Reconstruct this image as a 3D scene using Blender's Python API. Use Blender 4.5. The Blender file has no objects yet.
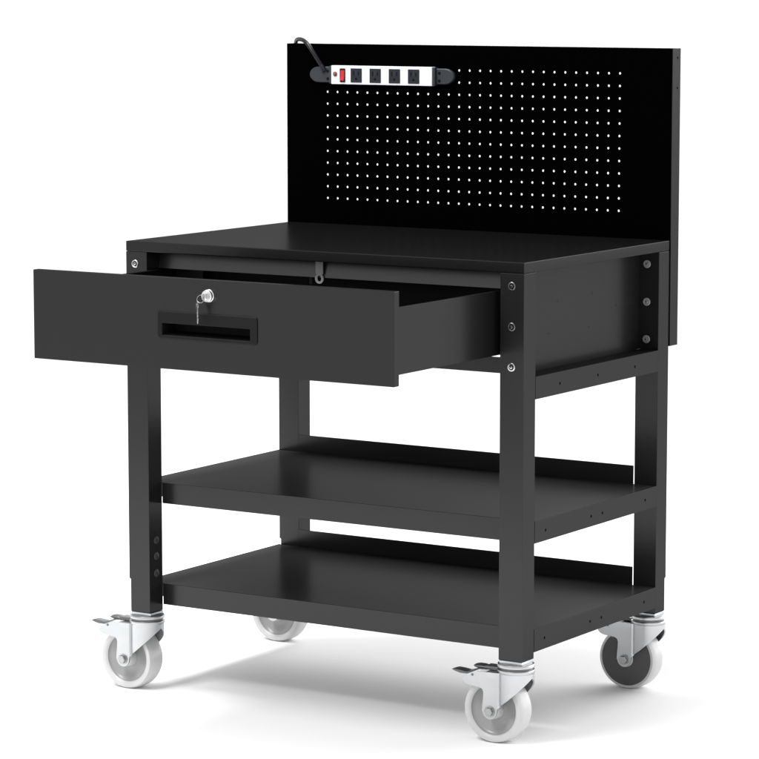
import bpy, bmesh, math, random
from mathutils import Vector, Matrix
random.seed(4)
scene = bpy.context.scene
COL = scene.collection
PI = math.pi

# ------------------------------------------------------------------ camera
cam_d = bpy.data.cameras.new("camera")
cam = bpy.data.objects.new("camera", cam_d)
COL.objects.link(cam)
cam.location = (3.7726, -5.0230, 1.4341)
cam.rotation_euler = (math.radians(82.7146), 0, math.radians(32.2888))
cam_d.sensor_width = 36.0
cam_d.lens = 149.31
cam_d.clip_start = 0.1
cam_d.clip_end = 500
scene.camera = cam

# ------------------------------------------------------------------ light
world = bpy.data.worlds.new("World")
scene.world = world
world.use_nodes = True
bg = world.node_tree.nodes["Background"]
bg.inputs[0].default_value = (1, 1, 1, 1)
bg.inputs[1].default_value = 1.0
# a white studio: bright overhead and behind the bench, dimmer at eye level in front of it
wn = world.node_tree
w_tc = wn.nodes.new("ShaderNodeTexCoord")
w_dot = wn.nodes.new("ShaderNodeVectorMath")
w_dot.operation = 'DOT_PRODUCT'
w_dot.inputs[1].default_value = (0.20, 0.45, 0.87)
w_rng = wn.nodes.new("ShaderNodeMapRange")
w_rng.interpolation_type = 'SMOOTHSTEP'
w_rng.inputs[1].default_value = -0.55
w_rng.inputs[2].default_value = 0.10
w_rng.inputs[3].default_value = 0.85
w_rng.inputs[4].default_value = 0.84
wn.links.new(w_tc.outputs["Generated"], w_dot.inputs[0])
wn.links.new(w_dot.outputs["Value"], w_rng.inputs[0])
# an added unseen glow behind and to the right, brightening faces that mirror it
w_dot2 = wn.nodes.new("ShaderNodeVectorMath")
w_dot2.operation = 'DOT_PRODUCT'
w_dot2.inputs[1].default_value = (0.25, 0.96, 0.12)
w_rng2 = wn.nodes.new("ShaderNodeMapRange")
w_rng2.interpolation_type = 'SMOOTHSTEP'
w_rng2.inputs[1].default_value = 0.50
w_rng2.inputs[2].default_value = 0.95
w_rng2.inputs[3].default_value = 0.0
w_rng2.inputs[4].default_value = 3.6
w_add = wn.nodes.new("ShaderNodeMath")
wn.links.new(w_tc.outputs["Generated"], w_dot2.inputs[0])
wn.links.new(w_dot2.outputs["Value"], w_rng2.inputs[0])
wn.links.new(w_rng.outputs[0], w_add.inputs[0])
wn.links.new(w_rng2.outputs[0], w_add.inputs[1])
wn.links.new(w_add.outputs[0], bg.inputs[1])
scene.view_settings.view_transform = 'Standard'
scene.view_settings.look = 'None'
scene.view_settings.exposure = 0
scene.view_settings.gamma = 1


def area(name, loc, target, size, power):
    d = bpy.data.lights.new(name, 'AREA')
    d.shape = 'DISK'
    d.size = size
    d.energy = power
    o = bpy.data.objects.new(name, d)
    COL.objects.link(o)
    o.location = loc
    o.rotation_euler = (Vector(target) - Vector(loc)).to_track_quat('-Z', 'Y').to_euler()
    return o


area("key_softbox", (-0.55, -0.35, 4.2), (0.45, 0.2, 0.1), 1.3, 130)
area("front_softbox", (-0.3, -2.4, 3.8), (0.45, 0.0, 0.1), 1.4, 120)


# ------------------------------------------------------------------ materials
def mat(name, color, rough=0.5, metal=0.0, spec=0.5, tint=None, bump=0.0, bscale=900, var=0.0, vscale=6, ior=1.5):
    m = bpy.data.materials.new(name)
    m.use_nodes = True
    nt = m.node_tree
    b = nt.nodes["Principled BSDF"]
    b.inputs["Base Color"].default_value = (*color, 1)
    b.inputs["Roughness"].default_value = rough
    b.inputs["Metallic"].default_value = metal
    b.inputs["IOR"].default_value = ior
    b.inputs["Specular IOR Level"].default_value = spec
    if tint is not None:
        b.inputs["Specular Tint"].default_value = (*tint, 1)
    tc = None
    if bump or var:
        tc = nt.nodes.new("ShaderNodeTexCoord")
    if bump:
        n = nt.nodes.new("ShaderNodeTexNoise")
        n.inputs["Scale"].default_value = bscale
        n.inputs["Detail"].default_value = 2
        nt.links.new(tc.outputs["Object"], n.inputs["Vector"])
        bp = nt.nodes.new("ShaderNodeBump")
        bp.inputs["Strength"].default_value = bump
        bp.inputs["Distance"].default_value = 0.0004
        nt.links.new(n.outputs["Fac"], bp.inputs["Height"])
        nt.links.new(bp.outputs["Normal"], b.inputs["Normal"])
    if var:
        n = nt.nodes.new("ShaderNodeTexNoise")
        n.inputs["Scale"].default_value = vscale
        n.inputs["Detail"].default_value = 5
        nt.links.new(tc.outputs["Object"], n.inputs["Vector"])
        mr = nt.nodes.new("ShaderNodeMapRange")
        mr.inputs[1].default_value = 0.3
        mr.inputs[2].default_value = 0.7
        mr.inputs[3].default_value = rough - var
        mr.inputs[4].default_value = rough + var
        nt.links.new(n.outputs["Fac"], mr.inputs[0])
        nt.links.new(mr.outputs[0], b.inputs["Roughness"])
    return m




def satin_black(name, refl, diff, rough):
    """Satin powder coat whose sheen hardly rises at grazing angles: an even gloss over a near-black base."""
    m = bpy.data.materials.new(name)
    m.use_nodes = True
    nt = m.node_tree
    nt.nodes.remove(nt.nodes["Principled BSDF"])
    out = nt.nodes["Material Output"]
    g = nt.nodes.new("ShaderNodeBsdfGlossy")
    g.inputs["Color"].default_value = (refl, refl, refl * 1.01, 1)
    g.inputs["Roughness"].default_value = rough
    d = nt.nodes.new("ShaderNodeBsdfDiffuse")
    d.inputs["Color"].default_value = (diff, diff, diff * 1.01, 1)
    a = nt.nodes.new("ShaderNodeAddShader")
    tc = nt.nodes.new("ShaderNodeTexCoord")
    n = nt.nodes.new("ShaderNodeTexNoise")
    n.inputs["Scale"].default_value = 900
    n.inputs["Detail"].default_value = 2
    bp = nt.nodes.new("ShaderNodeBump")
    bp.inputs["Strength"].default_value = 0.12
    bp.inputs["Distance"].default_value = 0.0003
    nt.links.new(tc.outputs["Object"], n.inputs["Vector"])
    nt.links.new(n.outputs["Fac"], bp.inputs["Height"])
    for q in (g, d):
        nt.links.new(bp.outputs["Normal"], q.inputs["Normal"])
    nt.links.new(g.outputs[0], a.inputs[0])
    nt.links.new(d.outputs[0], a.inputs[1])
    nt.links.new(a.outputs[0], out.inputs["Surface"])
    return m


STEEL = satin_black("black_powder_coat", 0.0325, 0.0100, 0.24)
TOPM = satin_black("shaded_worktop", 0.038, 0.0025, 0.24)  # steel coat with darker base: shade beside the pegboard put into the colour
DECKM = satin_black("brightened_shelf_deck", 0.026, 0.034, 0.24)  # steel coat with lighter base: even light on the decks put into the colour
RAILM = satin_black("lighter_rail_coat", 0.072, 0.022, 0.3)  # front rail and hanger plates, lighter in gloss and base than the frame
RIVETM = mat("rivet_dark", (0.010, 0.010, 0.010), 0.6, spec=0.2)
PEGM = mat("unlit_black_board", (0.0006, 0.0006, 0.0006), 0.7, spec=0.0)  # the board's unlit front painted in, far blacker than the steel coat
PIT = mat("drilled_hole_dark", (0.003, 0.003, 0.003), 0.8, spec=0.1)
ZINC = mat("zinc_plate", (0.49, 0.50, 0.51), 0.36, metal=1.0, bump=0.15, bscale=300, var=0.06, vscale=30)
HEADM = mat("caster_head_steel", (0.50, 0.505, 0.51), 0.34, metal=1.0, var=0.05, vscale=40)
GREYBOLT = mat("greyed_bolt_steel", (0.17, 0.17, 0.17), 0.4, metal=1.0)
KEYM = mat("worn_key_steel", (0.34, 0.34, 0.34), 0.35, metal=1.0)
CHROME = mat("bright_chrome", (0.92, 0.92, 0.92), 0.25, metal=1.0)
BOLTM = mat("bolt_steel", (0.62, 0.62, 0.63), 0.3, metal=1.0)
DULLBOLT = mat("dull_bolt_steel", (0.24, 0.24, 0.24), 0.45, spec=0.6)
FLUSHBOLT = mat("blackened_bolt", (0.035, 0.035, 0.035), 0.5)
NYLON = mat("grey_white_nylon", (0.52, 0.52, 0.52), 0.35, spec=0.4, var=0.05, vscale=20)
WEBM = mat("grey_nylon_web", (0.30, 0.30, 0.30), 0.28, spec=0.4)
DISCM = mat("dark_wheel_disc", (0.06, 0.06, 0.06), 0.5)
PEDAL = mat("dark_brake_steel", (0.15, 0.153, 0.157), 0.36, metal=0.7)
PLASTIC = mat("black_plastic", (0.006, 0.006, 0.006), 0.45, spec=0.14, bump=0.2, bscale=600)
HOLLOW = mat("hollow_black_plastic", (0.004, 0.004, 0.004), 0.6, spec=0.1)
EARM = mat("slate_plastic", (0.016, 0.019, 0.024), 0.5, spec=0.4)
STRIPM = mat("white_enamel", (0.66, 0.66, 0.70), 0.35)
OUTM = mat("outlet_dark_plastic", (0.008, 0.0095, 0.016), 0.4, spec=0.3)
REDM = mat("red_rocker", (0.48, 0.005, 0.014), 0.3)
BREAKM = mat("brown_breaker_button", (0.16, 0.075, 0.055), 0.4)
CORDM = mat("cord_rubber", (0.004, 0.004, 0.007), 0.3, spec=0.25)
FLOORM = mat("white_studio_floor", (0.93, 0.93, 0.93), 0.9, spec=0.0)


# ------------------------------------------------------------------ helpers
def build(name, bm, m, parent=None, smooth=False, loc=None, auto=None):
    bmesh.ops.recalc_face_normals(bm, faces=bm.faces[:])
    me = bpy.data.meshes.new(name)
    bm.to_mesh(me)
    bm.free()
    for k in (m if isinstance(m, (list, tuple)) else [m]):
        me.materials.append(k)
    if smooth:
        for p in me.polygons:
            p.use_smooth = True
        me.set_sharp_from_angle(angle=math.radians(auto or 35))
    o = bpy.data.objects.new(name, me)
    COL.objects.link(o)
    if parent is not None:
        o.parent = parent
    if loc is not None:
        o.location = loc
    if smooth:
        wn_ = o.modifiers.new("weighted_normal", 'WEIGHTED_NORMAL')
        wn_.keep_sharp = True
        wn_.weight = 100
    return o


def box(bm, x0, x1, y0, y1, z0, z1, bev=0.0, mi=0):
    t = bmesh.new()
    r = bmesh.ops.create_cube(t, size=1.0)
    for v in r["verts"]:
        v.co = Vector(((x0 + x1) / 2 + v.co.x * (x1 - x0), (y0 + y1) / 2 + v.co.y * (y1 - y0), (z0 + z1) / 2 + v.co.z * (z1 - z0)))
    if bev:
        bmesh.ops.bevel(t, geom=t.edges[:], offset=bev, segments=2, profile=0.5, affect='EDGES', clamp_overlap=True)
    merge(bm, t, mi)


def merge(bm, t, mi=None):
    mp = {}
    for v in t.verts:
        mp[v] = bm.verts.new(v.co)
    for f in t.faces:
        try:
            nf = bm.faces.new([mp[v] for v in f.verts])
            nf.material_index = f.material_index if mi is None else mi
        except ValueError:
            pass
    t.free()


def lathe(bm, prof, n=32, axis='Z', loc=(0, 0, 0), mi=0):
    """prof: (radius, height) list; capped where radius is 0."""
    rings = []
    L = Vector(loc)

    def P(r, h, a):
        c, s = r * math.cos(a), r * math.sin(a)
        if axis == 'Z':
            return L + Vector((c, s, h))
        if axis == 'Y':
            return L + Vector((c, h, s))
        return L + Vector((h, c, s))
    for r, h in prof:
        if r < 1e-7:
            rings.append([bm.verts.new(P(0, h, 0))])
        else:
            rings.append([bm.verts.new(P(r, h, 2 * PI * i / n)) for i in range(n)])
    for A, B in zip(rings, rings[1:]):
        for i in range(n):
            j = (i + 1) % n
            if len(A) == 1 and len(B) == 1:
                continue
            if len(A) == 1:
                f = bm.faces.new((A[0], B[i], B[j]))
            elif len(B) == 1:
                f = bm.faces.new((A[i], A[j], B[0]))
            else:
                f = bm.faces.new((A[i], A[j], B[j], B[i]))
            f.material_index = mi


def tube(bm, pts, r, n=10, mi=0):
    pts = [Vector(p) for p in pts]
    rings = []
    up = Vector((0.13, 0.2, 0.97))
    for i, p in enumerate(pts):
        d = (pts[min(i + 1, len(pts) - 1)] - pts[max(i - 1, 0)]).normalized()
        a = d.cross(up)
        if a.length < 1e-3:
            a = d.cross(Vector((1, 0, 0)))
        a.normalize()
        b = a.cross(d).normalized()
        up = b
        rr = r[i] if isinstance(r, (list, tuple)) else r
        rings.append([bm.verts.new(p + a * rr * math.cos(2 * PI * k / n) + b * rr * math.sin(2 * PI * k / n)) for k in range(n)])
    for A, B in zip(rings, rings[1:]):
        for k in range(n):
            f = bm.faces.new((A[k], A[(k + 1) % n], B[(k + 1) % n], B[k]))
            f.material_index = mi
    for R_ in (rings[0], rings[-1]):
        f = bm.faces.new(R_)
        f.material_index = mi


def spline(pts, k=8):
    out = []
    P = [Vector(p) for p in pts]
    for i in range(len(P) - 1):
        p0, p1, p2, p3 = P[max(i - 1, 0)], P[i], P[i + 1], P[min(i + 2, len(P) - 1)]
        for j in range(k):
            t = j / k
            out.append(0.5 * ((2 * p1) + (p2 - p0) * t + (2 * p0 - 5 * p1 + 4 * p2 - p3) * t * t + (3 * p1 - p0 - 3 * p2 + p3) * t ** 3))
    out.append(P[-1])
    return out


def quad(bm, a, b, c, d, mi=0):
    f = bm.faces.new([bm.verts.new(p) for p in (a, b, c, d)])
    f.material_index = mi
    return f


def holed_sheet(bm, F, ub, vb, holes, depth, through, n=16, mi=0, pit=1):
    """Sheet in a (u, v) plane. F(u, v, w) -> point, w = depth into the sheet. ub, vb: breakpoints.
    holes: {(i, j): (u, v, r)} a round hole cut in that cell, bored through or as a blind pocket."""
    for i in range(len(ub) - 1):
        for j in range(len(vb) - 1):
            u0, u1, v0, v1 = ub[i], ub[i + 1], vb[j], vb[j + 1]
            h = holes.get((i, j))
            if h == 'open':
                continue
            if h is None:
                quad(bm, F(u0, v0, 0), F(u1, v0, 0), F(u1, v1, 0), F(u0, v1, 0), mi)
                quad(bm, F(u0, v0, depth), F(u1, v0, depth), F(u1, v1, depth), F(u0, v1, depth), mi)
                continue
            cu, cv, r = h
            inner, outer = [], []
            for k in range(n):
                a = 2 * PI * (k + 0.5) / n
                c, s = math.cos(a), math.sin(a)
                inner.append((cu + r * c, cv + r * s))
            # outer ring: the cell's rim hit along the same angle, with the true corners kept
            for k in range(n):
                a = 2 * PI * (k + 0.5) / n
                c, s = math.cos(a), math.sin(a)
                tu = ((u1 - cu) / c if c > 0 else (u0 - cu) / c) if abs(c) > 1e-9 else 1e9
                tv = ((v1 - cv) / s if s > 0 else (v0 - cv) / s) if abs(s) > 1e-9 else 1e9
                t = min(tu, tv)
                outer.append((cu + t * c, cv + t * s, 'u' if tu < tv else 'v'))
            for w in ((0, depth) if through else (0,)):
                iv = [bm.verts.new(F(p[0], p[1], w)) for p in inner]
                ov = [bm.verts.new(F(p[0], p[1], w)) for p in outer]
                for k in range(n):
                    q = (k + 1) % n
                    vs = [iv[k], ov[k]]
                    if outer[k][2] != outer[q][2]:
                        uu = outer[k][0] if outer[k][2] == 'u' else outer[q][0]
                        vv = outer[k][1] if outer[k][2] == 'v' else outer[q][1]
                        vs.append(bm.verts.new(F(uu, vv, w)))
                    vs += [ov[q], iv[q]]
                    f = bm.faces.new(vs)
                    f.material_index = mi
            if not through:
                quad(bm, F(u0, v0, depth), F(u1, v0, depth), F(u1, v1, depth), F(u0, v1, depth), mi)
            wd = depth if through else depth * 0.8
            a_ = [bm.verts.new(F(p[0], p[1], 0)) for p in inner]
            b_ = [bm.verts.new(F(p[0], p[1], wd)) for p in inner]
            for k in range(n):
                q = (k + 1) % n
                f = bm.faces.new((a_[k], a_[q], b_[q], b_[k]))
                f.material_index = mi if through else pit
            if not through:
                f = bm.faces.new(b_)
                f.material_index = pit
    # outer rim
    U0, U1, V0, V1 = ub[0], ub[-1], vb[0], vb[-1]
    for (a, b) in (((U0, V0), (U1, V0)), ((U1, V0), (U1, V1)), ((U1, V1), (U0, V1)), ((U0, V1), (U0, V0))):
        quad(bm, F(*a, 0), F(*b, 0), F(*b, depth), F(*a, depth), mi)


def weld(bm):
    bmesh.ops.remove_doubles(bm, verts=bm.verts[:], dist=1e-5)


def breaks(lo, hi, centres, half):
    b = [lo]
    for c in sorted(centres):
        b += [c - half, c + half]
    b.append(hi)
    return b


def rounded_loop(x0, x1, z0, z1, r, n=6):
    out = []
    for (cx, cz, a0) in ((x1 - r, z1 - r, 0), (x0 + r, z1 - r, 90), (x0 + r, z0 + r, 180), (x1 - r, z0 + r, 270)):
        for k in range(n + 1):
            a = math.radians(a0 + 90 * k / n)
            out.append((cx + r * math.cos(a), cz + r * math.sin(a)))
    return out


def loft(bm, loops, cap0=False, cap1=False, mi=0):
    R_ = [[bm.verts.new(p) for p in L] for L in loops]
    n = len(R_[0])
    for A, B in zip(R_, R_[1:]):
        for k in range(n):
            f = bm.faces.new((A[k], A[(k + 1) % n], B[(k + 1) % n], B[k]))
            f.material_index = mi
    if cap0:
        bm.faces.new(R_[0]).material_index = mi
    if cap1:
        bm.faces.new(R_[-1]).material_index = mi


def thing(name, label, cat, loc=(0, 0, 0), group=None):
    o = bpy.data.objects.new(name, None)
    o.empty_display_size = 0.1
    COL.objects.link(o)
    o.location = loc
    o["label"] = label
    o["category"] = cat
    if group:
        o["group"] = group
    return o


# ------------------------------------------------------------------ the floor
bm = bmesh.new()      # a wide white sweep that starts a little way in front of the bench
quad(bm, (-60, -2.3, 0), (60, -2.3, 0), (60, 120, 0), (-60, 120, 0))
fl = build("floor", bm, FLOORM)
fl["kind"] = "structure"
fl["label"] = "seamless white studio floor under the black workbench"

# ------------------------------------------------------------------ workbench
W, D, H, T = 0.914, 0.5859, 0.9126, 0.0203
LW, LD = 0.0514, 0.0448
LEG0, STEP = 0.1614, 0.229
bench = thing("workbench", "black steel mobile workbench with open drawer, two shelves, pegboard back and four white casters", "workbench")

# tabletop: folded sheet-steel top
bm = bmesh.new()
box(bm, 0, W, 0, D, H - T, H, 0.0016)
build("tabletop", bm, TOPM, bench, True)


def bolt_bm(axis_dir, r=0.0080, socket=True):
    """Button-head bolt with washer and hex socket, axis along Y or X, head towards axis_dir."""
    b = bmesh.new()
    s = axis_dir[1]
    prof = [(r, 0.0), (r, s * 0.0012), (r * 0.90, s * 0.0020), (r * 0.74, s * 0.0022), (r * 0.66, s * 0.0014)]
    lathe(b, prof, 24, axis_dir[0])
    lathe(b, [(r * 0.66, s * 0.0014), (r * 0.62, s * 0.0009), (r * 0.42, s * 0.0008)], 24, axis_dir[0], mi=1 if socket else 0)
    lathe(b, [(r * 0.42, s * 0.0008), (r * 0.36, s * 0.0026), (r * 0.20, s * 0.0030)], 24, axis_dir[0])
    lathe(b, [(r * 0.20, s * 0.0030), (r * 0.18, s * 0.0012), (0, s * 0.0012)], 6, axis_dir[0], mi=1)
    return b


# legs: outer sleeve above, slimmer inner post below, bolts as sub-parts
def make_leg(x0, y0, outer_left, outer_back, bolts):
    b = bmesh.new()
    zt = H - T - 0.0004
    if outer_left:                                   # notch on the outer side
        P = [(x0 + 0.0036, LEG0), (x0 + LW, LEG0), (x0 + LW, zt), (x0, zt), (x0, STEP), (x0 + 0.0036, STEP - 0.0012)]
        A = [Vector((x, y0, z)) for x, z in P]
        B = [Vector((x, y0 + LD, z)) for x, z in P]
    else:
        k = 0.0046 if outer_back else 0.0
        P = [(y0, LEG0), (y0 + LD - k, LEG0)] + ([(y0 + LD - k, STEP - 0.0012), (y0 + LD, STEP)] if k else []) + [(y0 + LD, zt), (y0, zt)]
        A = [Vector((x0, y, z)) for y, z in P]
        B = [Vector((x0 + LW, y, z)) for y, z in P]
    loft(b, [A, B], True, True)
    bmesh.ops.recalc_face_normals(b, faces=b.faces[:])
    bmesh.ops.bevel(b, geom=b.edges[:], offset=0.0014, segments=2, profile=0.5, affect='EDGES', clamp_overlap=True)
    lg = build("leg", b, STEEL, bench, True)
    for (ax, loc, m) in bolts:
        build("bolt", bolt_bm(ax, socket=(m in (BOLTM, GREYBOLT))), [m, PIT], lg, True, loc=loc)
    return lg


BZ = (0.8677, 0.7920, 0.7170)
make_leg(0, 0, True, False, [(('Y', -1), (0.0228, 0, z), BOLTM) for z in BZ] +
         [(('X', 1), (LW, 0.0226, z), FLUSHBOLT) for z in (0.3084, 0.2757, 0.2410)])
make_leg(W - LW, 0, False, False, [(('Y', -1), (0.8878, 0, z), BOLTM if z < 0.75 else GREYBOLT) for z in BZ])
make_leg(W - LW, D - LD, False, True, [(('Y', -1), (0.8870, D - LD, z), DULLBOLT) for z in BZ])
make_leg(0, D - LD, True, True, [(('Y', -1), (0.027, D - LD, z), DULLBOLT) for z in BZ])


# shelves: tray with front and side lips down, rear lip up
def make_shelf(z0, z1, hz, hy):
    b = bmesh.new()
    zi = z1 - 0.0016
    # deck
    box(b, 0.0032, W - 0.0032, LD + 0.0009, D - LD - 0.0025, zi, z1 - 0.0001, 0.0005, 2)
    # front lip, rounded fold
    box(b, LW + 0.0012, W - LW - 0.0008, LD - 0.0012, LD + 0.0006, z0, z1 + 0.0002, 0.0007)
    box(b, LW + 0.0012, W - LW - 0.0008, LD + 0.0008, LD + 0.018, z0, z0 + 0.0015)
    # rear upstand and rear lip
    box(b, LW + 0.0008, W - LW - 0.0006, D - LD - 0.0022, D - LD - 0.0006, z0, z1 + 0.037, 0.0006)
    # side lips with drilled holes
    for s in (0, 1):
        X = W if s else 0.0
        sg = -1 if s else 1
        F = (lambda X, sg: (lambda u, v, w: Vector((X + sg * w, u, v))))(X, sg)
        half = 0.008
        ub = breaks(LD + 0.0006, D - LD - 0.0006, hy, half)
        vb = [z0, hz - half, hz + half, z1]
        hl = {(2 * i + 1, 1): (y, hz, 0.0029) for i, y in enumerate(sorted(hy))}
        holed_sheet(b, F, ub, vb, hl, 0.0030, False)
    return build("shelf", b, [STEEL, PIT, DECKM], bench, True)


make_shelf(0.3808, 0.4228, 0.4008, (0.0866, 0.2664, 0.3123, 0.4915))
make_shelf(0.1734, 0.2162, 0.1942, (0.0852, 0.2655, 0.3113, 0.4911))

# frame rails under the drawer: side rails with holes, rear rail, front rail under the top
RZ0, RZ1 = 0.6536, 0.6962
for s in (0, 1):
    b = bmesh.new()
    X = W if s else 0.0
    sg = -1 if s else 1
    F = (lambda X, sg: (lambda u, v, w: Vector((X + sg * w, u, v))))(X, sg)
    hy = (0.1383, 0.2889, 0.4419)
    holed_sheet(b, F, breaks(LD + 0.0006, D - LD - 0.0006, hy, 0.008), [RZ0, 0.6656, 0.6816, RZ1],
                {(2 * i + 1, 1): (y, 0.6736, 0.0029) for i, y in enumerate(hy)}, 0.003, False)
    xa, xb = sorted((X + sg * 0.0032, X + sg * 0.038))
    box(b, xa, xb, LD + 0.001, D - LD - 0.001, RZ0, RZ0 + 0.0015)
    xa, xb = sorted((X + sg * 0.0032, X + sg * 0.0428))
    box(b, xa, xb, LD + 0.001, D - LD - 0.001, RZ1 - 0.0018, RZ1 - 0.0004)
    build("side_rail", b, [STEEL, PIT], bench, True)
b = bmesh.new()
box(b, LW + 0.0006, W - LW - 0.0006, LD - 0.0012, LD + 0.0004, 0.6978, 0.7283, 0.0006)
box(b, LW + 0.0006, W - LW - 0.0006, LD + 0.0006, LD + 0.022, 0.6978, 0.6993)
build("cross_rail", b, STEEL, bench, True)
b = bmesh.new()
ZR1 = H - T - 0.0005
loft(b, [[Vector((x, LD - 0.0060, 0.8580)), Vector((x, LD + 0.0005, ZR1)), Vector((x, LD + 0.0020, ZR1)), Vector((x, LD - 0.0045, 0.8580))] for x in (LW + 0.0006, W - LW - 0.0006)], True, True)
box(b, LW + 0.0006, W - LW - 0.0006, LD - 0.0040, LD + 0.030, 0.8582, 0.8597)
fr = build("front_rail", b, RAILM, bench, True)
# small hanger plates inside the drawer opening
for (xa, xb, za, zb) in ((LW + 0.004, 0.124, 0.8300, 0.8545), (0.3790, 0.3860, 0.8380, 0.8575)):
    b = bmesh.new()
    box(b, xa, xb, 0.090, 0.0916, za, zb, 0.0004)
    build("hanger_plate", b, RAILM, fr, True)
# lock catch: a tongue with a round eye hanging from the front rail
b = bmesh.new()
yc = LD - 0.0088
lp, li = [], []
cx, cz, ro, ri = 0.4386, 0.8562, 0.0098, 0.0046
N = 28
for k in range(N):
    a = 2 * PI * k / N
    lp.append((cx + ro * math.cos(a), cz + ro * math.sin(a)))
    li.append((cx + ri * math.cos(a), cz + 1.25 * ri * math.sin(a)))
loft(b, [[Vector((x, yc - 0.001, z)) for x, z in lp], [Vector((x, yc - 0.001, z)) for x, z in li],
         [Vector((x, yc + 0.001, z)) for x, z in li], [Vector((x, yc + 0.001, z)) for x, z in lp],
         [Vector((x, yc - 0.001, z)) for x, z in lp]])
box(b, cx - 0.0085, cx + 0.0085, yc - 0.0009, yc + 0.0009, cz + 0.0085, 0.8895, 0.0004)
CATCHM = mat("brushed_catch_steel", (0.42, 0.42, 0.42), 0.4, metal=0.3)
build("lock_catch", b, CATCHM, fr, True)

# drawer housing: side panels set in from the legs, with small rivet holes
rv = ((0.2075, 0.8222, .0028), (0.3473, 0.8256, .0040), (0.4415, 0.7933, .0028), (0.3322, 0.7599, .0022), (0.1733, 0.7624, .0028))
for s in (0, 1):
    b = bmesh.new()
    X = W - 0.044 if s else 0.044
    sg = -1 if s else 1
    xa, xb = sorted((X, X + sg * 0.0014))
    box(b, xa, xb, LD - 0.012, D - LD - 0.0006, RZ1 + 0.0004, H - T - 0.0035, 0.0005)
    box(b, xa + 0.0002, xb - 0.0002, 0.105, 0.532, RZ1 - 0.0090, RZ1 + 0.0018)
    pn = build("housing_panel", b, STEEL, bench, True)
    for (y, z, r) in rv:
        b = bmesh.new()
        lathe(b, [(r, 0), (r * 0.95, -sg * 0.0004), (r * 0.5, -sg * 0.0005), (r * 0.45, -sg * 0.0001), (0, -sg * 0.0001)], 16, 'X')
        build("rivet", b, RIVETM, pn, True, loc=(X, y, z))
    # fixed half of the drawer slide
    b = bmesh.new()
    xs = sorted((X + sg * 0.0018, X + sg * 0.0095))
    box(b, xs[0], xs[1], 0.030, D - LD - 0.02, 0.772, 0.808, 0.001)
    build("drawer_slide", b, STEEL, pn, True)

# ------------------------------------------------------------------ drawer (a part that slides), sub-parts: body, front, handle, lock
DY, DT = -0.3487, 0.0150
DX0, DX1, DZ0, DZ1 = 0.0427, 0.8501, 0.7152, 0.8848
HX0, HX1, HZ0, HZ1 = 0.3345, 0.5582, 0.7722, 0.8230
bm = bmesh.new()
yb = 0.115
bx0, bx1, bz0, bz1 = 0.0530, 0.8485, 0.7353, 0.8556
y0 = DY + DT + 0.0004
box(bm, bx0, bx0 + 0.0014, y0, yb, bz0, bz1, 0.0004)
box(bm, bx1 - 0.0014, bx1, y0, yb, bz0, bz1, 0.0004)
box(bm, bx0 + 0.0016, bx1 - 0.0016, yb - 0.0014, yb - 0.0002, bz0 + 0.0002, bz1 - 0.001)
box(bm, bx0 + 0.0016, bx1 - 0.0016, y0 + 0.0002, yb - 0.0016, bz0 + 0.0010, bz0 + 0.0022)
# rolled top edges of the drawer walls
for xx in (bx0 + 0.0045, bx1 - 0.0045):
    box(bm, xx - 0.0028, xx + 0.0028, y0 + 0.001, yb - 0.002, bz1 - 0.0016, bz1 - 0.0004)
# spot-weld dimples on the wall
for (y, z) in ((-0.290, 0.7555), (-0.132, 0.7560)):
    lathe(bm, [(0.0026, 0.0), (0.0022, 0.0004), (0, 0.0002)], 12, 'X', (bx1, y, z))
drawer = build("drawer", bm, [STEEL, PIT], bench, True)

bm = bmesh.new()
F = lambda u, v, w: Vector((u, DY + w, v))
holed_sheet(bm, F, [DX0, HX0 + 0.006, HX1 - 0.006, DX1], [DZ0, HZ0 + 0.006, HZ1 - 0.006, DZ1], {(1, 1): 'open'}, DT, True)
weld(bm)
rim = [e for e in bm.edges if all(abs(v.co.x - DX0) < 1e-6 or abs(v.co.x - DX1) < 1e-6 or abs(v.co.z - DZ0) < 1e-6 or abs(v.co.z - DZ1) < 1e-6 for v in e.verts)
       and len(e.link_faces) == 2 and e.calc_face_angle(0) > 1.0]
bmesh.ops.bevel(bm, geom=rim, offset=0.0014, segments=2, profile=0.5, affect='EDGES')
build("drawer_front", bm, STEEL, drawer, True)

# recessed pull: raised rounded frame, sloped hollow behind
bm = bmesh.new()
ix0, ix1, iz0, iz1 = 0.3445, 0.5415, 0.7768, 0.8005
L = lambda x0, x1, z0, z1, r, y: [Vector((x, y, z)) for x, z in rounded_loop(x0, x1, z0, z1, r)]
loft(bm, [L(HX0, HX1, HZ0, HZ1, 0.006, DY - 0.0002), L(HX0 + .0004, HX1 - .0004, HZ0 + .0004, HZ1 - .0004, 0.0058, DY - 0.0016),
          L(HX0 + .0014, HX1 - .0014, HZ0 + .0014, HZ1 - .0014, 0.005, DY - 0.0024),
          L(ix0 - .0014, ix1 + .0014, iz0 - .0008, iz1 + .0014, 0.0032, DY - 0.0022),
          L(ix0, ix1, iz0, iz1, 0.002, DY - 0.0010)])
loft(bm, [L(ix0, ix1, iz0, iz1, 0.002, DY - 0.0010), L(ix0 + .003, ix1 - .003, iz0 + .002, iz1 + .006, 0.002, DY + 0.012),
          L(ix0 + .004, ix1 - .004, iz0 + .006, iz1 + .012, 0.002, DY + 0.034)], cap1=True, mi=1)
build("handle", bm, [PLASTIC, HOLLOW], drawer, True)

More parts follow.
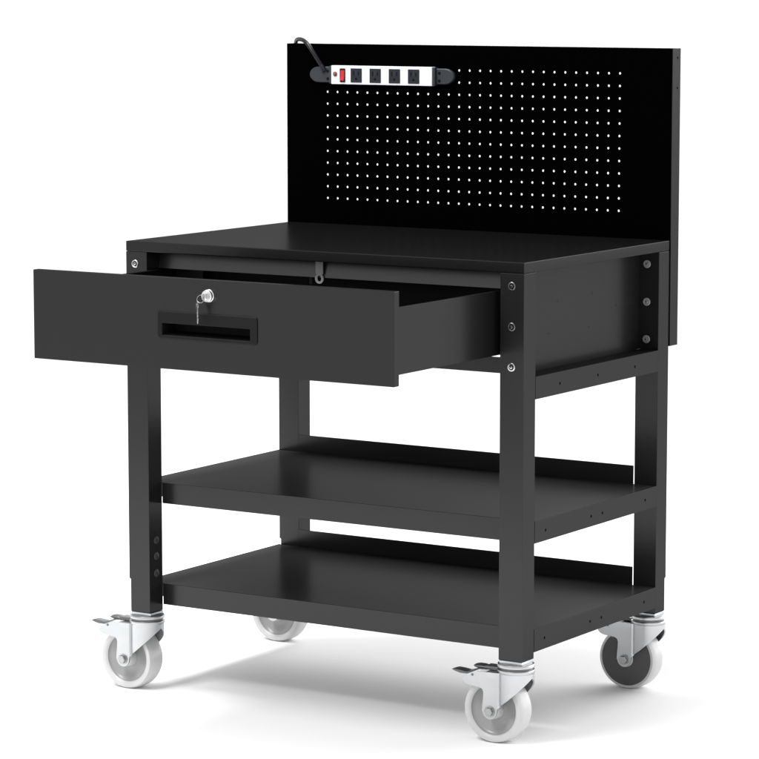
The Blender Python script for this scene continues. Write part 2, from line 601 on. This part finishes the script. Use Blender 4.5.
# lock barrel with keyhole slot
bm = bmesh.new()
LX, LZ = 0.4505, 0.8562
lathe(bm, [(0.0125, -0.0001), (0.0125, -0.002), (0.0118, -0.003), (0.0112, -0.003), (0.0112, -0.0085), (0.0102, -0.0098), (0.0066, -0.0098), (0.0062, -0.0088), (0, -0.0088)], 36, 'Y', (LX, DY, LZ))
box(bm, LX - 0.0009, LX + 0.0009, DY - 0.0090, DY - 0.0087, LZ - 0.0045, LZ + 0.0045, 0, 1)
build("lock", bm, [CHROME, PIT], drawer, True)


# ------------------------------------------------------------------ pegboard back panel
HP, HX, HZ = 0.0250, 0.0973, 0.9671
NX, NZ = 29, 12
PX0, PX1, PZ0, PZ1 = -0.006, W + 0.0008, 0.7001, 1.2936
PY = D + 0.0008
bm = bmesh.new()
F = lambda u, v, w: Vector((u, PY + w, v))
px = (0.7974 - HX) / (NX - 1)
pz = (1.2427 - HZ) / (NZ - 1)
ub = [PX0] + [HX + px * (i - 0.5) for i in range(NX + 1)] + [PX1]
vb = [PZ0] + [HZ + pz * (j - 0.5) for j in range(NZ + 1)] + [PZ1]
hl = {(i + 1, j + 1): (HX + px * i, HZ + pz * j, 0.0025) for i in range(NX) for j in range(NZ)}
holed_sheet(bm, F, ub, vb, hl, 0.0012, True, n=12)
weld(bm)
peg = build("pegboard", bm, PEGM, bench)
# folded flanges round the board
bm = bmesh.new()
FY1 = D + 0.0342
F2 = lambda u, v, w: Vector((PX1 + 0.0012 - w, u, v))
holed_sheet(bm, F2, [PY, 0.6010, 0.6130, FY1], [PZ0, 1.2090, 1.2210, 1.2690, 1.2810, PZ1],
            {(1, 1): (0.6070, 1.2150, 0.0026), (1, 3): (0.6070, 1.2750, 0.0026)}, 0.0024, False)
build("side_flange", bm, [STEEL, PIT], peg, True)
bm = bmesh.new()
box(bm, PX0 + 0.0001, PX0 + 0.0014, PY + 0.0014, FY1, PZ0, PZ1, 0.0003)
build("side_flange", bm, STEEL, peg, True)
bm = bmesh.new()
box(bm, PX0 + 0.0016, PX1 - 0.0016, PY + 0.0014, FY1, PZ1 - 0.0014, PZ1 - 0.0002, 0.0003)
build("edge_flange", bm, PEGM, peg, True)
bm = bmesh.new()
box(bm, PX0 + 0.0016, PX1 - 0.0016, PY + 0.0014, FY1, PZ0 + 0.0002, PZ0 + 0.0014, 0.0003)
build("edge_flange", bm, PEGM, peg, True)


# ------------------------------------------------------------------ casters
WR, WW, TRAIL = 0.0635, 0.044, -0.0385
AXZ = WR - 0.0010 - LEG0           # axle height below the leg's foot


def make_caster():
    """Origin at the foot of the leg."""
    b = bmesh.new()
    box(b, -0.0245, 0.0245, -0.0215, 0.0215, -0.0058, -0.0004, 0.0008)          # square plug plate
    build_list = [(0.0, -0.0060), (0.030, -0.0060), (0.0345, -0.0068), (0.0355, -0.0085), (0.0355, -0.0125), (0.0340, -0.0140), (0.0315, -0.0148)]
    lathe(b, build_list, 48, mi=2)
    lathe(b, [(0.0315, -0.0148), (0.0315, -0.0172)], 48, mi=1)                    # dark swivel race
    lathe(b, [(0.0315, -0.0172), (0.0352, -0.0178), (0.0360, -0.0192), (0.0360, -0.0225), (0.0345, -0.0250), (0.0, -0.0250)], 48, mi=2)
    lathe(b, [(0, -0.0250), (0.012, -0.0252), (0.012, -0.0300), (0, -0.0302)], 24)  # king pin nut
    c = build("caster", b, [ZINC, PEDAL, HEADM], bench, True)

    # fork: one pressed sheet, straight cheeks that wrap round the swivel head
    b = bmesh.new()
    R_ = 0.0320
    zt = -0.0238

    # outer outline of the cheek traced as a polygon (x, z)
    top = [(-0.022, zt), (-0.050, zt - 0.0002), (-0.066, zt - 0.0012), (-0.080, zt - 0.0062), (-0.092, zt - 0.0122), (-0.0985, zt - 0.0180)]
    low = [(-0.0980, zt - 0.0222), (-0.0935, zt - 0.0262), (-0.086, zt - 0.0288), (-0.070, zt - 0.0302), (-0.060, zt - 0.0312), (-0.0548, zt - 0.0340), (-0.0525, zt - 0.0395),
           (-0.0530, zt - 0.0500), (-0.0545, zt - 0.0640), (-0.0552, zt - 0.0760)]
    cxx, czz, rr = TRAIL, AXZ, 0.0156
    boss = [(cxx + rr * 0.98 * math.cos(math.radians(a)), czz + rr * 0.98 * math.sin(math.radians(a))) for a in range(186, 345, 12)]
    right = [(-0.0220, AXZ + 0.006)]
    out = top + low + boss + right
    for s in (-1, 1):
        th = 0.0026
        A = [Vector((x, s * R_, z)) for x, z in out]
        B = [Vector((x, s * (R_ - th), z)) for x, z in out]
        va = [b.verts.new(p) for p in A]
        vb_ = [b.verts.new(p) for p in B]
        b.faces.new(va)
        b.faces.new(vb_)
        n = len(va)
        for k in range(n):
            b.faces.new((va[k], va[(k + 1) % n], vb_[(k + 1) % n], vb_[k]))
        # wrap-around skirt: a crease at the cheek's edge, then the shell round the swivel head, its lower edge rising
        sh, sy_ = 0.0345, s
        a0 = math.asin(-0.0190 / sh)
        path = [(-0.0222, R_), (-0.0205, R_ - 0.0016), (-0.0190, sh * math.cos(a0) - 0.0002)]
        M = 18
        path += [(sh * math.sin(a0 + (PI / 2 - a0) * k / M), sh * math.cos(a0 + (PI / 2 - a0) * k / M)) for k in range(1, M + 1)]
        zlo0, zlo1 = AXZ + 0.0065, zt - 0.0095
        prev = None
        for (px_, py_) in path:
            u_ = (440 * px_ - 259 * py_ + 18.0) / 33.2          # straight slanted cut
            u_ = min(1.0, max(0.0, u_)) ** 0.92
            zl = zlo0 + (zlo1 - zlo0) * u_
            q = Vector((px_, py_)).normalized()
            ring = []
            for off in (0.0, th):
                for z in (zt, zl):
                    ring.append(b.verts.new((px_ - q.x * off, s * (py_ - q.y * off), z)))
            if prev:
                for (i_, j_) in ((0, 1), (2, 3), (0, 2), (1, 3)):
                    b.faces.new((prev[i_], prev[j_], ring[j_], ring[i_]))
            prev = ring
    # crown plate joining the cheeks
    crown = [Vector((-0.050, -R_ + .0028, 0)), Vector((-0.050, R_ - .0028, 0))] + [Vector((math.sin(a) * (R_ - .002), math.cos(a) * (R_ - .004), 0)) for a in [PI * k / 20 for k in range(0, 21)]]
    for zz in (zt - 0.0006, zt - 0.0030):
        b.faces.new([b.verts.new(p + Vector((0, 0, zz))) for p in crown])
    fork = build("fork", b, ZINC, c, True, auto=30)

    # axle bolt: hex head and nut
    b = bmesh.new()
    for s in (-1, 1):
        y = s * (R_ + 0.0002)
        lathe(b, [(0.0108, 0), (0.0108, s * 0.0014), (0.0, s * 0.0014)], 28, 'Y', (TRAIL, y, AXZ))
        lathe(b, [(0.0088, s * 0.0014), (0.0088, s * 0.0058), (0.0078, s * 0.0068), (0, s * 0.0068)], 6, 'Y', (TRAIL, y, AXZ))
    lathe(b, [(0.0050, -R_), (0.0050, R_)], 16, 'Y', (TRAIL, 0, AXZ))
    build("axle_bolt", b, mat_axle, c, True)
    # pins on the cheeks
    for s in (-1, 1):
        b = bmesh.new()
        lathe(b, [(0.0026, 0), (0.0024, s * 0.0006), (0, s * 0.0006)], 14, 'Y', (-0.0765, s * (R_ + 0.0001), zt - 0.0085))
        build("pivot_pin", b, PEDAL, c, True)

    # wheel: crowned tyre, rim lip, recessed dish, hub
    b = bmesh.new()
    h = WW / 2
    prof = []
    for k in range(9):                                   # crowned tread with rounded shoulders
        t = k / 8
        y = -h + WW * t
        e = abs(2 * t - 1)
        prof.append((WR - 0.0032 * e ** 4, y))
    side = lambda s: [(WR - 0.0085, s * (h + 0.0001)), (WR - 0.0125, s * (h - 0.0010)), (WR - 0.0150, s * (h - 0.0042))]
    ring = [(r, y) for r, y in side(-1)[::-1]] + prof + side(1)
    lathe(b, ring, 72, 'Y', (TRAIL, 0, AXZ))
    for s in (-1, 1):
        lathe(b, [(WR - 0.0150, s * (h - 0.0042)), (WR - 0.0165, s * (h - 0.0080)), (WR - 0.0210, s * (h - 0.0105)), (WR - 0.0280, s * (h - 0.0135)), (0.0270, s * (h - 0.0150)), (0.0205, s * (h - 0.0150)), (0.0178, s * (h - 0.0120))], 72, 'Y', (TRAIL, 0, AXZ), mi=1)
        lathe(b, [(0.0178, s * (h - 0.0120)), (0.0168, s * (h - 0.0040)), (0.0160, s * (h + 0.0042)), (0.0140, s * (h + 0.0062)), (0.0052, s * (h + 0.0062))], 72, 'Y', (TRAIL, 0, AXZ))
    build("wheel", b, [NYLON, WEBM], c, True, auto=50)

    # brake: tongue pedal in front of the fork and its cam knob
    b = bmesh.new()
    sec = []
    for (x, z, w, t) in ((-0.058, -0.0225, 0.015, 0.0018), (-0.074, -0.0240, 0.015, 0.0018), (-0.092, -0.0318, 0.014, 0.0022), (-0.102, -0.0352, 0.013, 0.0030), (-0.116, -0.0345, 0.013, 0.0040), (-0.128, -0.0328, 0.012, 0.0030), (-0.136, -0.0335, 0.007, 0.0012)):
        L_ = []
        for k in range(16):
            a = 2 * PI * k / 16
            c_, s_ = math.cos(a), math.sin(a)
            L_.append(Vector((x, w * math.copysign(abs(c_) ** 0.5, c_), z + t * math.copysign(abs(s_) ** 0.7, s_))))
        sec.append(L_)
    loft(b, sec, True, True)
    box(b, -0.062, -0.030, -0.013, 0.013, -0.0242, -0.0165, 0.002)
    build("brake_pedal", b, PEDAL, c, True, auto=50)
    b = bmesh.new()
    sec = []
    for (x, w, t) in ((-0.0885, 0.007, 0.0012), (-0.085, 0.0105, 0.0034), (-0.078, 0.012, 0.0048), (-0.068, 0.012, 0.0046), (-0.0625, 0.011, 0.0030)):
        sec.append([Vector((x, w * math.cos(2 * PI * k / 16), -0.0205 + t * math.sin(2 * PI * k / 16))) for k in range(16)])
    loft(b, sec, True, True)
    build("brake_release", b, PEDAL, c, True, auto=60)
    return c


mat_axle = mat("axle_steel", (0.40, 0.40, 0.40), 0.35, metal=1.0)


def copy_part(o, parent):
    c = o.copy()
    COL.objects.link(c)
    c.parent = parent
    for ch in [k for k in COL.objects if k.parent == o]:
        copy_part(ch, c)
    return c


feet = ((W - LW / 2, LD / 2, LEG0), (LW / 2 + 0.002, LD / 2, LEG0), (W - LW / 2, D - LD / 2 - 0.002, LEG0), (LW / 2 + 0.002, D - LD / 2 - 0.002, LEG0))
cst = make_caster()
for i, p in enumerate(feet):
    o = cst if i == 0 else copy_part(cst, bench)
    o.location = p
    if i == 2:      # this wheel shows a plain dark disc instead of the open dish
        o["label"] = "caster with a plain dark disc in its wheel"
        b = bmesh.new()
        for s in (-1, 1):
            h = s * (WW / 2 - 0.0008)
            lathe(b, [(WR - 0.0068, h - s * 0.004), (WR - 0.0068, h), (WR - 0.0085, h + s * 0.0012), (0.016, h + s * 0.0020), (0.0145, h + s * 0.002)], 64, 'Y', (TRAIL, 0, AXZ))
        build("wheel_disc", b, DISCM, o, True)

# ------------------------------------------------------------------ power strip on the pegboard
strip = thing("power_strip", "white four-outlet power strip with red switch mounted on the black pegboard", "power strip", (0.2419, PY, 1.2294))
SO = Vector((0.2419, PY, 1.2294))


def local(b):
    bmesh.ops.translate(b, verts=b.verts[:], vec=-SO)
    return b


SX0, SX1, SZ0, SZ1 = 0.1173, 0.3665, 1.2098, 1.2490
SY = PY - 0.0165
bm = bmesh.new()
box(bm, SX0, SX1, SY, PY - 0.0006, SZ0, SZ1, 0.0012)
build("housing", local(bm), STRIPM, strip, True)
# end caps: collar, then a tongue with a rounded tip and two screw holes
for s in (-1, 1):
    bm = bmesh.new()
    xe = SX0 - 0.0003 if s < 0 else SX1 + 0.0003
    xa, xb = sorted((xe, xe + s * 0.0060))
    box(bm, xa, xb, SY + 0.0012, PY - 0.0006, SZ0 + 0.001, SZ1 - 0.0008, 0.0012)
    tip = 0.0570 if s < 0 else 0.4147
    base = xe + s * 0.0062
    rad = 0.0165
    zc = 1.2294
    ctr = tip - s * 0.024
    pts = [(base, zc + rad)]
    for k in range(0, 17):
        a = PI / 2 - PI * k / 16
        pts.append((ctr + s * 0.024 * math.cos(a), zc + rad * math.sin(a)))
    pts.append((base, zc - rad))
    ins = [((x - ctr) * 0.93 + ctr, (z - zc) * 0.90 + zc) for x, z in pts]
    ins[0] = (base, ins[0][1])
    ins[-1] = (base, ins[-1][1])
    loft(bm, [[Vector((x, PY - 0.0006, z)) for x, z in pts], [Vector((x, PY - 0.0070, z)) for x, z in pts], [Vector((x, PY - 0.0088, z)) for x, z in ins]], True, True)
    for dz in (-0.009, 0.007):
        lathe(bm, [(0.0034, 0.0), (0.0030, -0.0003), (0, -0.0003)], 16, 'Y', (base + s * 0.007, PY - 0.0089, zc + dz), mi=1)
    build("end_cap", local(bm), [EARM, PIT], strip, True)
# outlets
for xo in (0.1805, 0.2278, 0.2753, 0.3224):
    bm = bmesh.new()
    zo = 1.2288
    y = SY
    box(bm, xo - 0.0138, xo + 0.0138, y - 0.0012, y - 0.0001, zo - 0.0148, zo + 0.0148, 0.0006)
    for (dx, dz, w, h_) in ((-0.0060, 0.0042, 0.0012, 0.0046), (0.0060, 0.0042, 0.0012, 0.0038)):
        box(bm, xo + dx - w, xo + dx + w, y - 0.0014, y - 0.0011, zo + dz - h_, zo + dz + h_, 0, 1)
    lathe(bm, [(0.0028, -0.0014), (0, -0.0014)], 16, 'Y', (xo, y, zo - 0.0072), mi=1)
    # raised face round the blades
    box(bm, xo - 0.0102, xo + 0.0102, y - 0.00135, y - 0.0012, zo - 0.0118, zo - 0.0112, 0, 2)
    box(bm, xo - 0.0009, xo + 0.0009, y - 0.00135, y - 0.0012, zo + 0.001, zo + 0.0115, 0, 2)
    build("outlet", local(bm), [OUTM, PIT, EARM], strip, True)
# rocker switch with its bezel
bm = bmesh.new()
xo, zo = 0.1464, 1.2286
loft(bm, [[Vector((x, SY - 0.0001, z)) for x, z in rounded_loop(xo - .0066, xo + .0066, zo - .0145, zo + .0145, .001)],
          [Vector((x, SY - 0.0018, z)) for x, z in rounded_loop(xo - .0064, xo + .0064, zo - .0143, zo + .0143, .001)],
          [Vector((x, SY - 0.0018, z)) for x, z in rounded_loop(xo - .0050, xo + .0050, zo - .0112, zo + .0112, .0008)],
          [Vector((x, SY - 0.0004, z)) for x, z in rounded_loop(xo - .0050, xo + .0050, zo - .0112, zo + .0112, .0008)]])
sw = build("switch", local(bm), PLASTIC, strip, True)
bm = bmesh.new()
prof = [(-.0108, -.0036), (-.0030, -.0020), (.0030, -.0016), (.0108, -.0012)]
for (za, ya), (zb, yb_) in zip(prof, prof[1:]):
    quad(bm, (xo - .0046, SY + ya, zo + za), (xo + .0046, SY + ya, zo + za), (xo + .0046, SY + yb_, zo + zb), (xo - .0046, SY + yb_, zo + zb))
for sx in (-1, 1):
    bm.faces.new([bm.verts.new((xo + sx * .0046, SY + y_, zo + z_)) for z_, y_ in prof] + [bm.verts.new((xo + sx * .0046, SY - .0003, zo + .0108)), bm.verts.new((xo + sx * .0046, SY - .0003, zo - .0108))])
quad(bm, (xo - .0046, SY - .0036, zo - .0108), (xo + .0046, SY - .0036, zo - .0108), (xo + .0046, SY - .0003, zo - .0108), (xo - .0046, SY - .0003, zo - .0108))
build("rocker", local(bm), REDM, sw)
# breaker button
bm = bmesh.new()
lathe(bm, [(0.0052, -0.0001), (0.0052, -0.0012), (0.0046, -0.0018), (0.0034, -0.0018), (0.0032, -0.0034), (0.0026, -0.0040), (0, -0.0040)], 24, 'Y', (0.1276, SY, 1.2312))
build("breaker_button", local(bm), BREAKM, strip, True)
# cord: out of the end cap, over the top of the board and down behind it
bm = bmesh.new()
tube(bm, spline([(0.0955, PY - 0.0085, 1.2370), (0.0888, PY - 0.0095, 1.2480), (0.0745, PY - 0.0120, 1.2690), (0.0610, PY - 0.0115, 1.2855), (0.0480, PY - 0.0065, 1.2958), (0.0340, PY + 0.002, 1.3010),
                 (0.0190, PY + 0.012, 1.3026), (0.0040, PY + 0.024, 1.3010), (-0.0070, PY + 0.036, 1.2945), (-0.0110, PY + 0.0415, 1.275), (-0.0100, PY + 0.042, 1.24), (0.0040, PY + 0.042, 1.05), (0.0040, PY + 0.042, 0.80)]), 0.0045, 14)
# ribbed strain relief at the cap
tube(bm, [(0.0960, PY - 0.0085, 1.2360), (0.0915, PY - 0.0091, 1.2436), (0.0880, PY - 0.0096, 1.2494)], [0.0064, 0.0060, 0.0050], 14)
build("cord", local(bm), CORDM, strip, True, auto=60)

# ------------------------------------------------------------------ keys in the lock
key = thing("key", "small steel key hanging on a ring from the drawer lock", "key", (LX, DY - 0.009, LZ))
KO = Vector((LX, DY - 0.009, LZ))


def klocal(b):
    bmesh.ops.translate(b, verts=b.verts[:], vec=-KO)
    return b


bm = bmesh.new()
# bow of the inserted key, seen edge-on
box(bm, LX - 0.0008, LX + 0.0008, DY - 0.0215, DY - 0.0086, LZ - 0.0052, LZ + 0.0052, 0.0006)
build("inserted_bow", klocal(bm), BOLTM, key, True)
bm = bmesh.new()
rc = Vector((LX - 0.0055, DY - 0.0190, LZ - 0.0045))
pts = [rc + Vector((-0.0090 * math.cos(a) * 0.9, 0.002 * math.sin(a), 0.0070 * math.sin(a))) for a in [2 * PI * k / 32 for k in range(33)]]
tube(bm, pts, 0.0006, 8)
build("ring", klocal(bm), KEYM, key, True, auto=60)
bm = bmesh.new()
kx, kz, ky = LX - 0.0140, LZ - 0.0120, DY - 0.0185
N = 20
lo = [(kx + 0.0058 * math.cos(2 * PI * k / N), kz - 0.005 + 0.0068 * math.sin(2 * PI * k / N)) for k in range(N)]
li = [(kx + 0.0030 * math.cos(2 * PI * k / N), kz - 0.004 + 0.0032 * math.sin(2 * PI * k / N)) for k in range(N)]
loft(bm, [[Vector((x, ky - .0007, z)) for x, z in lo], [Vector((x, ky - .0007, z)) for x, z in li], [Vector((x, ky + .0007, z)) for x, z in li], [Vector((x, ky + .0007, z)) for x, z in lo], [Vector((x, ky - .0007, z)) for x, z in lo]])
bl = [(kx - 0.0026, kz - 0.0112), (kx + 0.0026, kz - 0.0112), (kx + 0.0030, kz - 0.018), (kx + 0.0018, kz - 0.020), (kx + 0.0030, kz - 0.0225), (kx + 0.0016, kz - 0.026), (kx + 0.0029, kz - 0.0290), (kx + 0.0018, kz - 0.033), (kx + 0.0002, kz - 0.0385), (kx - 0.0020, kz - 0.036), (kx - 0.0024, kz - 0.030)]
loft(bm, [[Vector((x, ky - .0007, z)) for x, z in bl], [Vector((x, ky + .0007, z)) for x, z in bl]], True, True)
bmesh.ops.rotate(bm, verts=bm.verts[:], cent=Vector((kx, ky, kz)), matrix=Matrix.Rotation(math.radians(-38), 3, 'Z') @ Matrix.Rotation(math.radians(-4), 3, 'Y'))
build("key_blade", klocal(bm), KEYM, key, True)
